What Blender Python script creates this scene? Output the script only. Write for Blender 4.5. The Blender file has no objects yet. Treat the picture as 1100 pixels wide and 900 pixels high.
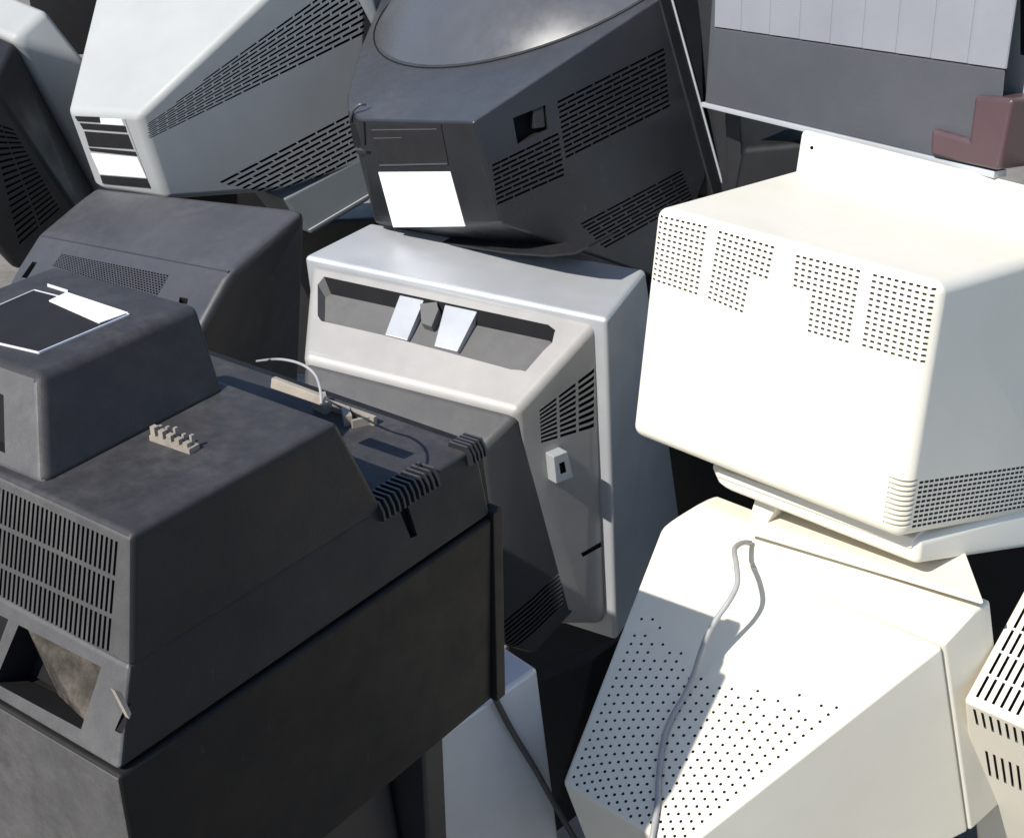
import bpy, bmesh, math, random
from mathutils import Vector as V, Matrix as M
random.seed(7)
scene = bpy.context.scene
col = scene.collection
# ------------------------------------------------------------------ camera
FPX, CX, CY = 1600.0, 550.0, 450.0
PITCH = math.radians(27)
CAMZ = 1.55
cam_d = bpy.data.cameras.new("camera"); cam = bpy.data.objects.new("camera", cam_d); col.objects.link(cam)
cam_d.sensor_fit = 'HORIZONTAL'; cam_d.sensor_width = 36.0; cam_d.lens = FPX/1100*36
cam_d.clip_start = 0.05; cam_d.clip_end = 300
MC = M.Translation((0, 0, CAMZ)) @ M.Rotation(math.pi/2-PITCH, 4, 'X')
cam.matrix_world = MC
scene.camera = cam
# ------------------------------------------------------------------ light
AZ, EL = math.radians(47), math.radians(44)
world = bpy.data.worlds.new("World"); scene.world = world; world.use_nodes = True
nt = world.node_tree
sky = nt.nodes.new('ShaderNodeTexSky'); sky.sky_type = 'NISHITA'; sky.sun_disc = False
sky.sun_elevation = EL; sky.sun_rotation = math.pi+AZ; sky.altitude = 0; sky.dust_density = 0.3; sky.air_density = 0.7
bg = nt.nodes['Background']; nt.links.new(sky.outputs[0], bg.inputs[0]); bg.inputs[1].default_value = 0.15
sd = bpy.data.lights.new("sun", 'SUN'); sd.energy = 5.0; sd.angle = math.radians(0.5); sd.color = (1, .955, .88)
so = bpy.data.objects.new("sun", sd); col.objects.link(so)
travel = V((math.sin(AZ)*math.cos(EL), math.cos(AZ)*math.cos(EL), -math.sin(EL)))
so.rotation_euler = travel.to_track_quat('-Z', 'Y').to_euler(); so.location = (-2, -2, 4)
vs = scene.view_settings; vs.view_transform = 'Standard'; vs.look = 'None'; vs.exposure = 0.40; vs.gamma = 1.0

# ------------------------------------------------------------------ materials
def plastic(name, c, rough=.5, dust=.25, dustc=None, grain=.12, mottle=.12, spec=.5, scratch=.25, warm=None, lit_film=.03, side=.1):
    """moulded housing plastic: faint mottling, settled dust in patches, fine grain, hairline scratches"""
    m = bpy.data.materials.new(name); m.use_nodes = True
    t = m.node_tree; N = t.nodes; L = t.links
    b = N['Principled BSDF']
    tc = N.new('ShaderNodeTexCoord')
    def noise(scale, det=4, rough_=.6, src=None):
        n = N.new('ShaderNodeTexNoise'); n.inputs['Scale'].default_value = scale
        n.inputs['Detail'].default_value = det; n.inputs['Roughness'].default_value = rough_
        L.new(src or tc.outputs['Object'], n.inputs['Vector']); return n
    def ramp(src, a, b_, ca=(0,0,0,1), cb=(1,1,1,1)):
        r = N.new('ShaderNodeValToRGB'); r.color_ramp.elements[0].position = a; r.color_ramp.elements[1].position = b_
        r.color_ramp.elements[0].color = ca; r.color_ramp.elements[1].color = cb; L.new(src, r.inputs[0]); return r
    def mix(fac, a, b_, typ='MIX'):
        x = N.new('ShaderNodeMix'); x.data_type = 'RGBA'; x.blend_type = typ
        if isinstance(fac, (int, float)): x.inputs[0].default_value = fac
        else: L.new(fac, x.inputs[0])
        for i, s in ((6, a), (7, b_)):
            if isinstance(s, tuple): x.inputs[i].default_value = s
            else: L.new(s, x.inputs[i])
        return x.outputs[2]
    c4 = (*c, 1); lo = tuple(k*(1-mottle) for k in c)+(1,); hi = tuple(min(1, k*(1+mottle)) for k in c)+(1,)
    base = ramp(noise(9, 5).outputs[0], .3, .7, lo, hi).outputs[0]
    if warm:
        base = mix(ramp(noise(3.5, 3).outputs[0], .45, .75).outputs[0], base, (*warm, 1))
    if dust > 0:
        dc = (*(dustc or (.30, .28, .26)), 1)
        d1 = ramp(noise(6, 8, .72).outputs[0], .38, .78)
        d2 = ramp(noise(55, 4, .7).outputs[0], .35, .75)
        mul = N.new('ShaderNodeMath'); mul.operation = 'MULTIPLY'; L.new(d1.outputs[0], mul.inputs[0]); L.new(d2.outputs[0], mul.inputs[1])
        # dust lies on what faces up, and paints lit tops paler than shaded sides: more patches, and a thin even film
        geo = N.new('ShaderNodeNewGeometry'); sx = N.new('ShaderNodeSeparateXYZ'); L.new(geo.outputs['Normal'], sx.inputs[0])
        up_ = N.new('ShaderNodeMapRange'); up_.interpolation_type = 'SMOOTHSTEP'; L.new(sx.outputs['Z'], up_.inputs[0])
        up_.inputs[1].default_value = .35; up_.inputs[2].default_value = .92; up_.inputs[3].default_value = side; up_.inputs[4].default_value = 1
        mu0 = N.new('ShaderNodeMath'); mu0.operation = 'MULTIPLY'; L.new(mul.outputs[0], mu0.inputs[0]); L.new(up_.outputs[0], mu0.inputs[1])
        fm = N.new('ShaderNodeMapRange'); L.new(up_.outputs[0], fm.inputs[0]); fm.inputs[1].default_value = side*.99; fm.inputs[2].default_value = 1; fm.inputs[3].default_value = 0; fm.inputs[4].default_value = lit_film
        d3 = ramp(noise(2.6, 5, .65).outputs[0], .25, .75, (.45, .45, .45, 1), (1, 1, 1, 1))
        fmm = N.new('ShaderNodeMath'); fmm.operation = 'MULTIPLY'; L.new(fm.outputs[0], fmm.inputs[0]); L.new(d3.outputs[0], fmm.inputs[1])
        mu2 = N.new('ShaderNodeMath'); mu2.operation = 'MULTIPLY_ADD'; L.new(mu0.outputs[0], mu2.inputs[0]); mu2.inputs[1].default_value = dust; L.new(fmm.outputs[0], mu2.inputs[2])
        base = mix(mu2.outputs[0], base, dc)
    if scratch > 0:
        mp = N.new('ShaderNodeMapping'); L.new(tc.outputs['Object'], mp.inputs[0]); mp.inputs['Scale'].default_value = (6, 160, 40); mp.inputs['Rotation'].default_value = (.3, .5, .6)
        s = ramp(noise(1.0, 2, .5, mp.outputs[0]).outputs[0], .70, .76)
        g = ramp(noise(4, 3).outputs[0], .5, .65)
        mul = N.new('ShaderNodeMath'); mul.operation = 'MULTIPLY'; L.new(s.outputs[0], mul.inputs[0]); L.new(g.outputs[0], mul.inputs[1])
        mu2 = N.new('ShaderNodeMath'); mu2.operation = 'MULTIPLY'; L.new(mul.outputs[0], mu2.inputs[0]); mu2.inputs[1].default_value = scratch
        base = mix(mu2.outputs[0], base, (min(1, c[0]*1.6+.05), min(1, c[1]*1.6+.05), min(1, c[2]*1.6+.05), 1))
    L.new(base, b.inputs['Base Color'])
    rr = N.new('ShaderNodeMapRange'); L.new(noise(14, 6, .7).outputs[0], rr.inputs[0])
    rr.inputs[1].default_value = .3; rr.inputs[2].default_value = .7
    rr.inputs[3].default_value = max(.05, rough-.08); rr.inputs[4].default_value = min(1, rough+.12)
    L.new(rr.outputs[0], b.inputs['Roughness'])
    b.inputs['Specular IOR Level'].default_value = spec
    if grain > 0:
        bp = N.new('ShaderNodeBump'); bp.inputs['Strength'].default_value = grain; bp.inputs['Distance'].default_value = .0006
        ad = N.new('ShaderNodeMath'); ad.operation = 'MULTIPLY_ADD'; L.new(noise(22, 3).outputs[0], ad.inputs[0]); ad.inputs[1].default_value = 2.0
        L.new(noise(900, 2).outputs[0], ad.inputs[2])
        L.new(ad.outputs[0], bp.inputs['Height']); L.new(bp.outputs[0], b.inputs['Normal'])
    return m
def flat(name, c, rough=.6, spec=.3, metal=0):
    m = bpy.data.materials.new(name); m.use_nodes = True; t = m.node_tree; b = t.nodes['Principled BSDF']
    n = t.nodes.new('ShaderNodeTexNoise'); n.inputs['Scale'].default_value = 60; n.inputs['Detail'].default_value = 4
    tc = t.nodes.new('ShaderNodeTexCoord'); t.links.new(tc.outputs['Object'], n.inputs['Vector'])
    r = t.nodes.new('ShaderNodeValToRGB'); r.color_ramp.elements[0].position = .3; r.color_ramp.elements[1].position = .7
    r.color_ramp.elements[0].color = tuple(k*.9 for k in c)+(1,); r.color_ramp.elements[1].color = tuple(min(1, k*1.08) for k in c)+(1,)
    t.links.new(n.outputs[0], r.inputs[0]); t.links.new(r.outputs[0], b.inputs['Base Color'])
    b.inputs['Roughness'].default_value = rough; b.inputs['Specular IOR Level'].default_value = spec; b.inputs['Metallic'].default_value = metal
    return m
MT = {}
MT.update(
    black=plastic('dusty black plastic', (.0108, .0106, .012), .55, .26, (.245, .235, .24), .3, .2, .28, .45, lit_film=.115),
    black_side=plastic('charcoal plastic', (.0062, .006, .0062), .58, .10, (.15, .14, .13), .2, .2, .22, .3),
    jet=plastic('deep black plastic', (.011, .011, .012), .5, .12, (.1, .1, .1), .2, .2, .35, .2),
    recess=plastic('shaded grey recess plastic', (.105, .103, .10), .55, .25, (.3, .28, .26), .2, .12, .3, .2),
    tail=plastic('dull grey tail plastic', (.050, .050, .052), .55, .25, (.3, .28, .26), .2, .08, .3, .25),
    charcoal=plastic('dark grey plastic', (.0145, .0146, .0165), .45, .14, (.265, .265, .285), .2, .12, .45, .35, lit_film=.21),
    gloss=plastic('satin black plastic', (.013, .0135, .0155), .30, .12, (.25, .255, .27), .1, .15, .55, .25, lit_film=.16),
    dome=plastic('smooth grey lid plastic', (.060, .062, .068), .30, .06, (.3, .3, .3), .05, .1, .6, .1),
    grey=plastic('pale grey plastic', (.325, .331, .322), .5, .08, (.35, .34, .32), .15, .05, .4, .2),
    bluegrey=plastic('slate grey plastic', (.13, .145, .155), .5, .10, (.3, .29, .28), .15, .06, .4, .2),
    silver=plastic('silver painted plastic', (.47, .485, .50), .42, .12, (.4, .39, .37), .12, .06, .5, .3),
    midgrey=plastic('grey housing plastic', (.33, .318, .30), .5, .18, (.36, .34, .32), .2, .1, .45, .3),
    beige=plastic('beige monitor plastic', (.70, .655, .545), .5, .3, (.50, .44, .34), .12, .03, .4, .1, (.66, .605, .485)),
    white=plastic('cream white monitor plastic', (.72, .685, .585), .48, .25, (.55, .50, .42), .12, .03, .4, .1, (.69, .64, .52)),
    board=plastic('grey ribbed panel', (.20, .204, .222), .45, .2, (.4, .38, .36), .2, .06, .4, .3),
    band=plastic('dull grey band', (.056, .058, .066), .55, .25, (.3, .28, .27), .25, .08, .4, .3),
    purple=plastic('mauve plastic', (.062, .034, .038), .35, .15, (.4, .35, .34), .1, .1, .5, .3),
    hole=flat('dark interior', (.012, .012, .013), .8, .1),
    holew=flat('shaded interior', (.06, .055, .048), .8, .1),
    dirt=plastic('grimy inner plate', (.022, .019, .016), .8, 1.5, (.26, .22, .18), .6, .5, .2, 0, side=.98),
    label=flat('black printed label', (.020, .019, .020), .6, .12),
    paper=flat('white paper label', (.78, .78, .78), .6, .3),
    ink=flat('white ink', (.6, .6, .62), .6, .3),
    bone=plastic('weathered off white plastic', (.30, .265, .22), .6, .9, (.06, .05, .045), .4, .25, .3, 0, side=.98),
    worn=plastic('worn dusty plastic', (.050, .048, .048), .55, .3, (.30, .285, .27), .35, .2, .45, .5, side=.98),  # dusty, and paler: the rear's sunlit tone is put into the colour
    greycable=flat('grey cable sheath', (.30, .30, .295), .5, .4),
    darkcable=flat('black cable sheath', (.035, .035, .038), .45, .4),
    ground=plastic('dusty concrete', (.17, .155, .135), .85, .5, (.24, .22, .19), .9, .3, .3, 0),
)
MT['silver'].node_tree.nodes['Principled BSDF'].inputs['Metallic'].default_value = .4
MT['midgrey'].node_tree.nodes['Principled BSDF'].inputs['Metallic'].default_value = .25
# ------------------------------------------------------------------ geometry helpers
class Thing:
    """one appliance: pose (R,T in camera space), its parts collected in local coordinates, then linked under an Empty at its base"""
    def __init__(s, R, T):
        s.R = M(R); s.T = V(T); s.parts = []
        s.W = MC @ (M.Translation(s.T) @ s.R.to_4x4())
        s.t = s.R.transposed() @ s.T
    def ray(s, x, y): return s.R.transposed() @ V(((x-CX)/FPX, -(y-CY)/FPX, -1))
    def P(s, x, y, ax, val):
        d = s.ray(x, y); k = (val+s.t[ax])/d[ax]; return d*k-s.t
    def Q(s, x, y, pl):           # pl = (point, normal)
        d = s.ray(x, y); k = ((pl[0]+s.t).dot(pl[1]))/d.dot(pl[1]); return d*k-s.t
    def add(s, name, bm, mats, parent=None, label=None, bevelled=True):
        s.parts.append([name, bm, mats if isinstance(mats, (list, tuple)) else [mats], parent, label]); return len(s.parts)-1
    def done(s, name, label, cat, group=None):
        pts = [v.co for p in s.parts for v in p[1].verts]
        wz = [(s.W @ p) for p in pts]
        base = V(((min(p.x for p in wz)+max(p.x for p in wz))/2, (min(p.y for p in wz)+max(p.y for p in wz))/2, min(p.z for p in wz)))
        rot = s.W.to_3x3().normalized().to_4x4()
        root_m = M.Translation(base) @ rot
        to_root = root_m.inverted() @ s.W
        single = len(s.parts) == 1
        root = None
        if not single:
            root = bpy.data.objects.new(name, None); root.empty_display_size = .05; col.objects.link(root); root.matrix_world = root_m
        obs = []
        for (pn, bm, mats, par, lab) in s.parts:
            bm.transform(to_root)
            o = mesh_obj(name if single else pn, bm, mats)
            if single: o.matrix_world = root_m; root = o
            else: o.parent = root if par is None else obs[par]
            if lab and not single: o['label'] = lab
            obs.append(o)
        root['label'] = label; root['category'] = cat
        if group: root['group'] = group
        return root
def mesh_obj(name, bm, mats):
    me = bpy.data.meshes.new(name); bm.normal_update(); bm.to_mesh(me); bm.free()
    for m in mats: me.materials.append(MT[m])
    me.polygons.foreach_set('use_smooth', [True]*len(me.polygons))
    me.set_sharp_from_angle(angle=math.radians(38))
    o = bpy.data.objects.new(name, me); col.objects.link(o)
    w = o.modifiers.new('weighted normals', 'WEIGHTED_NORMAL'); w.keep_sharp = True; w.weight = 80
    return o
def plane3(a, b, c):
    n = (b-a).cross(c-a).normalized(); return (a, n)
def bevel(bm, r, seg=3, mina=14):
    if r <= 0: return bm
    es = [e for e in bm.edges if len(e.link_faces) == 2 and e.calc_face_angle(0) > math.radians(mina)]
    bmesh.ops.bevel(bm, geom=es, offset=r, segments=seg, profile=.5, affect='EDGES', clamp_overlap=True)
    return bm
def hull(pts, r=.006, seg=3):
    bm = bmesh.new()
    vs_ = [bm.verts.new(V(p)) for p in pts]
    res = bmesh.ops.convex_hull(bm, input=vs_)
    junk = [v for v in bm.verts if not v.link_faces]
    bmesh.ops.delete(bm, geom=junk, context='VERTS')
    bmesh.ops.recalc_face_normals(bm, faces=bm.faces)
    bmesh.ops.dissolve_limit(bm, angle_limit=math.radians(4), verts=bm.verts, edges=bm.edges)
    return bevel(bm, r, seg)
def hexa_into(bm, q0, q1, mi=0):
    """closed solid between two loops of equal length"""
    a = [bm.verts.new(p) for p in q0]; b = [bm.verts.new(p) for p in q1]; n = len(a)
    fs = [bm.faces.new(a), bm.faces.new(list(reversed(b)))]
    for i in range(n):
        fs.append(bm.faces.new((a[i], b[i], b[(i+1) % n], a[(i+1) % n])))
    for f in fs: f.material_index = mi
    c = sum((v.co for v in a+b), V())/(2*n)
    f0 = fs[0]; f0.normal_update()
    return fs
def fixn(bm):
    bmesh.ops.recalc_face_normals(bm, faces=bm.faces); return bm
def hexa(q0, q1, r=0, seg=2):
    bm = bmesh.new(); hexa_into(bm, q0, q1); fixn(bm); return bevel(bm, r, seg)
def box(a, b, r=0, seg=2):
    (x0, y0, z0), (x1, y1, z1) = a, b
    return hexa([V((x0, y0, z0)), V((x1, y0, z0)), V((x1, y1, z0)), V((x0, y1, z0))], [V((x0, y0, z1)), V((x1, y0, z1)), V((x1, y1, z1)), V((x0, y1, z1))], r, seg)
def merge(*bms):
    out = bmesh.new()
    for b in bms:
        me = bpy.data.meshes.new('tmp'); b.to_mesh(me); b.free(); out.from_mesh(me); bpy.data.meshes.remove(me)
    return out
def bil(q, u, v):                 # q = TL TR BR BL ; u along, v down
    return q[0]*(1-u)*(1-v)+q[1]*u*(1-v)+q[2]*u*v+q[3]*(1-u)*v
def qn(q, out):                   # unit normal of a quad, on the side of `out`
    n = (q[1]-q[0]).cross(q[3]-q[0]).normalized(); return n if n.dot(out) > 0 else -n
def slots(bm, q, out, nrow, ncol, fr=.5, fc=.8, depth=.008, mi=1, keep=None, stag=0, up=.006, jit=0):
    n = qn(q, out)
    for i in range(nrow):
        for j in range(ncol+(1 if stag and i % 2 else 0)):
            if keep and not keep(i, j): continue
            o = -stag*(i % 2)
            u0 = max(0, (j+o+(1-fc)/2)/ncol); u1 = min(1, (j+o+(1+fc)/2)/ncol); v0 = (i+(1-fr)/2)/nrow; v1 = (i+(1+fr)/2)/nrow
            if u1-u0 < .02/ncol: continue
            p = [bil(q, u0, v0), bil(q, u1, v0), bil(q, u1, v1), bil(q, u0, v1)]
            hexa_into(bm, [a+n*up for a in p], [a-n*depth for a in p], mi)
    return bm
def prism_into(bm, poly, n, depth, mi=1, up=.004):
    return hexa_into(bm, [p+n*up for p in poly], [p-n*depth for p in poly], mi)
_dm = [bpy.data.materials.new('slot%d' % i) for i in range(4)]
def cut(bm, cb, solver='MANIFOLD'):
    """real openings: subtract the cutter solids; their walls keep the cutter's material index"""
    fixn(cb)
    obs = []
    for b in (bm, cb):
        me = bpy.data.meshes.new('tmp'); b.to_mesh(me); b.free()
        for m in _dm: me.materials.append(m)
        o = bpy.data.objects.new('tmp', me); col.objects.link(o); obs.append(o)
    md = obs[0].modifiers.new('b', 'BOOLEAN'); md.operation = 'DIFFERENCE'; md.object = obs[1]; md.solver = solver
    dg = bpy.context.evaluated_depsgraph_get(); dg.update()
    ev = obs[0].evaluated_get(dg); me = ev.to_mesh()
    out = bmesh.new(); out.from_mesh(me)
    nf0 = len(obs[0].data.polygons)
    if len(out.faces) <= nf0: print('CUT had no effect', nf0, len(out.faces), solver)
    ev.to_mesh_clear()
    for o in obs:
        me = o.data; bpy.data.objects.remove(o); bpy.data.meshes.remove(me)
    return out
def plate(q, out, th=.0008, lift=.0004):
    n = qn(q, out); return hexa([p+n*(lift+th) for p in q], [p-n*.001 for p in q])
def outline(q, out, w, th=.001, lift=.0009):
    """thin raised line round a quad"""
    n = qn(q, out); bm = bmesh.new(); c = sum(q, V())/4
    for i in range(4):
        a, b = q[i], q[(i+1) % 4]; d = (b-a).normalized(); s = n.cross(d).normalized()*w/2
        hexa_into(bm, [a-s+n*(lift+th), b-s+n*(lift+th), b+s+n*(lift+th), a+s+n*(lift+th)], [a-s-n*.001, b-s-n*.001, b+s-n*.001, a+s-n*.001])
    return fixn(bm)
def spline(pts, n=8):
    out = []
    P = [pts[0]]+list(pts)+[pts[-1]]
    for i in range(1, len(P)-2):
        for k in range(n):
            t = k/n; a, b, c, d = P[i-1], P[i], P[i+1], P[i+2]
            out.append(.5*((2*b)+(c-a)*t+(2*a-5*b+4*c-d)*t*t+(3*b-a-3*c+d)*t**3))
    out.append(pts[-1]); return out
def tube(pts, r, n=10, smooth=8):
    pts = spline([V(p) for p in pts], smooth) if smooth else [V(p) for p in pts]
    bm = bmesh.new(); rings = []; up = V((.13, .31, .94))
    for i, p in enumerate(pts):
        d = (pts[min(i+1, len(pts)-1)]-pts[max(i-1, 0)]).normalized()
        s = d.cross(up).normalized(); u = s.cross(d).normalized(); up = u
        rr = r[i*len(r)//len(pts)] if isinstance(r, list) else r
        rings.append([bm.verts.new(p+(s*math.cos(a)+u*math.sin(a))*rr) for a in [2*math.pi*k/n for k in range(n)]])
    for a, b in zip(rings, rings[1:]):
        for k in range(n): bm.faces.new((a[k], a[(k+1) % n], b[(k+1) % n], b[k]))
    bm.faces.new(rings[0]); bm.faces.new(list(reversed(rings[-1])))
    return fixn(bm)
X, Y, Z = V((1, 0, 0)), V((0, 1, 0)), V((0, 0, 1))
def lerp(a, b, t): return a*(1-t)+b*t

def worn(bm, idx, ny=-.75):  # gives rear-facing faces the paler colour that carries their sunlight
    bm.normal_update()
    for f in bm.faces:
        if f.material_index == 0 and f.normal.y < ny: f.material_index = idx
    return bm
# ================================================================== ground
gb = bmesh.new()
n = 60; S = 60.0
for i in range(n+1):
    for j in range(n+1):
        x = (i/n*2-1); y = (j/n*2-1)
        x = math.copysign(abs(x)**2.2, x)*S; y = math.copysign(abs(y)**2.2, y)*S
        gb.verts.new((x, y+2, .012*math.sin(x*3.1+1)*math.cos(y*2.3)))
gb.verts.ensure_lookup_table()
for i in range(n):
    for j in range(n):
        a = i*(n+1)+j; gb.faces.new((gb.verts[a], gb.verts[a+n+1], gb.verts[a+n+2], gb.verts[a+1]))
g = mesh_obj('ground', gb, ['ground']); g['kind'] = 'structure'

# ================================================================== A : big black set, front left
A = Thing([[.8029, .596, -.0115], [-.2645, .3736, .8891], [.5342, -.7108, .4576]], (-.2578, -.2341, -.9762))
D, WA, zc = .405, .46, .066
P = A.P
# lower cabinet
cab = hull([(0, 0, -.001), (-WA, 0, -.001), (0, D, -.001), (-WA, D, -.001), (-.004, .004, -.194), (-WA+.004, .004, -.194), (-.004, D, -.194), (-WA+.004, D, -.194)], .004)
ribl = [P(283, 812, 0, 0), P(408, 752, 0, 0), P(409, 755.5, 0, 0), P(284, 815.5, 0, 0)]
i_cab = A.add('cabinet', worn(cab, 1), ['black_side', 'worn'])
# shoulder band
e = .012
band = hull([(-.002, .002, .0015), (-WA+.002, .002, .0015), (-.002, D, .0015), (-WA+.002, D, .0015),
             (-e, .030, zc), (-WA+e, .030, zc), (-e, D-.004, zc), (-WA+e, D-.004, zc)], .0035)
cb = bmesh.new()
bp_ = plane3(V((0, .002, .0015)), V((-.2, .002, .0015)), V((-e, .030, zc)))
nb = bp_[1] if bp_[1].y < 0 else -bp_[1]
rec = [A.Q(20, 671, bp_), A.Q(109, 716, bp_), A.Q(87, 783, bp_), A.Q(-6, 733, bp_)]
prism_into(cb, rec, nb, .03, 2)
rec2 = [A.Q(-95, 613, bp_), A.Q(9, 665, bp_), A.Q(-12, 722, bp_), A.Q(-110, 668, bp_)]
prism_into(cb, rec2, nb, .03, 2)
prism_into(cb, [P(428, 541, 0, -.009), P(438, 537, 0, -.009), P(448, 575, 0, -.006), P(441, 578, 0, -.006)], X, .008, 1)
notch = [V((-.016, -.01, .018)), V((.01, -.01, .018)), V((.01, .014, .018)), V((-.016, .014, .018))]
hexa_into(cb, [V((-.013, -.01, .024)), V((.01, -.01, .024)), V((.01, .013, .024)), V((-.013, .013, .024))],
          [V((-.007, -.01, .050)), V((.01, -.01, .050)), V((.01, .027, .046)), V((-.007, .027, .046))], 1)
band = cut(band, cb)
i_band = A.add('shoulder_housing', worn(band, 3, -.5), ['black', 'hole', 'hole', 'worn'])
# grimy slanted plate inside the recess
rp = [A.Q(24, 675, bp_)-nb*.004, A.Q(107, 716, bp_)-nb*.010, A.Q(86, 783, bp_)-nb*.010, A.Q(33, 752, bp_)-nb*.024]
A.add('recess_plate', hexa(rp, [p-nb*.003 for p in rp]), ['dirt'], i_band, 'dirty brown plate set in the open recess')
chip = [P(123, 741, 0, -.004), P(131, 744, 0, -.003), P(141, 766, 0, -.002), P(139, 772, 0, -.002)]
A.add('broken_chip', hexa(chip, [p-X*.004 for p in chip]), ['bone'], i_band)
# middle housing (wedge)
zm = zc+.090
mid = hull([(-e+.001, .030, zc-.004), (-WA+e, .030, zc-.004), (-e+.001, .283, zc-.004), (-WA+e, .283, zc-.004),
            (-e-.001, .048, zm), (-WA+e+.004, .048, zm), (-e-.001, .240, zm), (-WA+e+.004, .240, zm)], .005)
mp_ = plane3(V((0, .030, zc)), V((-.2, .030, zc)), V((0, .048, zm)))
q = [A.Q(-64, 492, mp_), A.Q(128, 580, mp_), A.Q(117, 703, mp_), A.Q(-74, 615, mp_)]
cb = bmesh.new()
slots(cb, q, -Y, 3, 41, .88, .52, .012)
mid = cut(mid, cb)
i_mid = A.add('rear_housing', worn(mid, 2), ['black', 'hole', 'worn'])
# neck housing with rating label
zt = zm+.058
nx0, nx1 = -.108, -.36
tf, tb_, lb0 = P(43, 403, 2, zt), P(213, 327, 2, zt), P(60, 284, 2, zt)
bf, bb_ = P(47, 522, 2, zm), P(243, 420, 2, zm)
lf0 = tf+(lb0-tb_)*1.0
nk = hull([tf, tb_, lb0, lf0, bf-Z*.003, bb_-Z*.003, lf0+V((-.03, bf.y-tf.y, zm-zt-.003)), lb0+V((-.035, bb_.y-tb_.y, zm-zt-.003))], .0065, 4)
np_ = plane3(tf, lf0, bf)
cb = bmesh.new()
prism_into(cb, [A.Q(-40, 405, np_), A.Q(3, 425, np_), A.Q(3, 488, np_), A.Q(-40, 470, np_)], -Y, .012, 1)
nk = cut(nk, cb)
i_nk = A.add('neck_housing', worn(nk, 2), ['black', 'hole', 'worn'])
tp = plane3(tf, lf0, tb_)
lab = [A.Q(37, 313, tp), A.Q(139, 339, tp), A.Q(42, 380, tp), A.Q(-62, 356, tp)]
i_l = A.add('rating_label', plate(lab, Z, .0005), ['label'], i_nk)
A.add('label_border', outline(lab, Z, .0008, .0004, .0011), ['ink'], i_l)
stk = [A.Q(72, 316, tp), A.Q(138, 338, tp), A.Q(107, 349, tp), A.Q(53, 325, tp)]
A.add('paper_sticker', plate(stk, Z, .0006, .0012), ['paper'], i_l)
ln = [A.Q(51, 306, tp), A.Q(73, 313, tp), A.Q(73, 315, tp), A.Q(51, 308, tp)]
A.add('label_line', plate(ln, Z, .0006, .0006), ['ink'], i_nk)
# ventilation ribs on the shoulder edge
for (xa, ya, xb, yb, cnt) in ((402, 546, 459, 503, 12), (497, 486, 516, 474, 5)):
    rb = bmesh.new(); p0 = P(xa, ya, 2, zc); p1 = P(xb, yb, 2, zc)
    for k in range(cnt):
        y = lerp(p0.y, p1.y, (k+.5)/cnt); w = .0011
        prof = [V((-.032, y-w, zc-.002)), V((-.030, y-w, zc+.0045)), V((-.012, y-w, zc+.005)), V((-.0075, y-w, zc-.002)), V((-.006, y-w, zc-.010)), V((-.012, y-w, zc-.012))]
        hexa_into(rb, prof, [p+Y*2*w for p in prof])
    A.add('vent_ribs', fixn(rb), ['charcoal'], i_band)
# small terminal block on the ledge
tb = bmesh.new()
ta = P(163, 472, 2, zm); tb2 = P(206, 487, 2, zm); dv = (tb2-ta); L_ = dv.length; dv.normalize(); sv = Z.cross(dv).normalized()
def obx(bm, o, l0, l1, s0, s1, z0, z1):
    f = [o+dv*l0+sv*s0, o+dv*l1+sv*s0, o+dv*l1+sv*s1, o+dv*l0+sv*s1]
    hexa_into(bm, [p+Z*z0 for p in f], [p+Z*z1 for p in f])
obx(tb, ta, 0, L_, -.002, .008, -.002, .004)
for k in range(5):
    l = (k+.1)*L_/5
    obx(tb, ta, l, l+L_/9, -.001, .0035, .004, .011-.001*k)
    obx(tb, ta, l+.001, l+L_/12, .005, .008, .004, .009+.0015*((k*7) % 3))
A.add('terminal_block', fixn(tb), ['bone'], i_mid, 'chipped pale terminal block on the ledge')
# front frame
fr = merge(hull([(.0015, D-.001, -.1945), (.0015, D+.012, -.1945), (-WA-.006, D-.001, -.1945), (-WA-.006, D+.012, -.1945),
           (.0015, D-.001, .004), (.0015, D+.012, .004), (-WA-.006, D-.001, .004), (-WA-.006, D+.012, .004)], .001),
           hull([(-.010, D-.003, .004), (-.010, D+.010, .004), (-WA+.01, D-.003, .004), (-WA+.01, D+.010, .004),
           (-.016, D-.003, zc-.004), (-.016, D+.008, zc-.004), (-WA+.02, D-.003, zc-.004), (-WA+.02, D+.008, zc-.004)], .002))
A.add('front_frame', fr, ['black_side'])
A.done('television', 'big black television with slotted back, stepped housing and ribbed shoulder, at the lower left', 'television')
# broken circuit scrap and wire lying on the set
SC = Thing(A.R, A.T)
b1 = [SC.P(291, 406, 1, .270), SC.P(347, 427, 1, .275), SC.P(345, 436, 1, .272), SC.P(290, 417, 1, .268)]
SC.add('board', hexa(b1, [p+Y*.005 for p in b1], .001), ['bone'])
bm = bmesh.new()
for (xa, ya, xb, yb, r) in ((340, 431, 352, 437, .0045), (352, 432, 403, 450, .002), (346, 424, 349, 438, .003), (371, 441, 374, 451, .0035), (378, 453, 399, 448, .0014)):
    a = SC.P(xa, ya, 2, zc+.006); b = SC.P(xb, yb, 2, zc+.006); d = (b-a).normalized(); s = d.cross(Z).normalized()
    f = [a-s*r-Z*.008, a+s*r-Z*.008, a+s*r+Z*r, a-s*r+Z*r]; hexa_into(bm, f, [p+(b-a) for p in f])
SC.add('bracket', fixn(bm), ['bone'])
SC.done('circuit_scrap', 'broken off-white circuit scrap lying on the far shoulder of the big black television', 'electronic scrap')
WR = Thing(A.R, A.T)
zz = zm+.006
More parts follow.
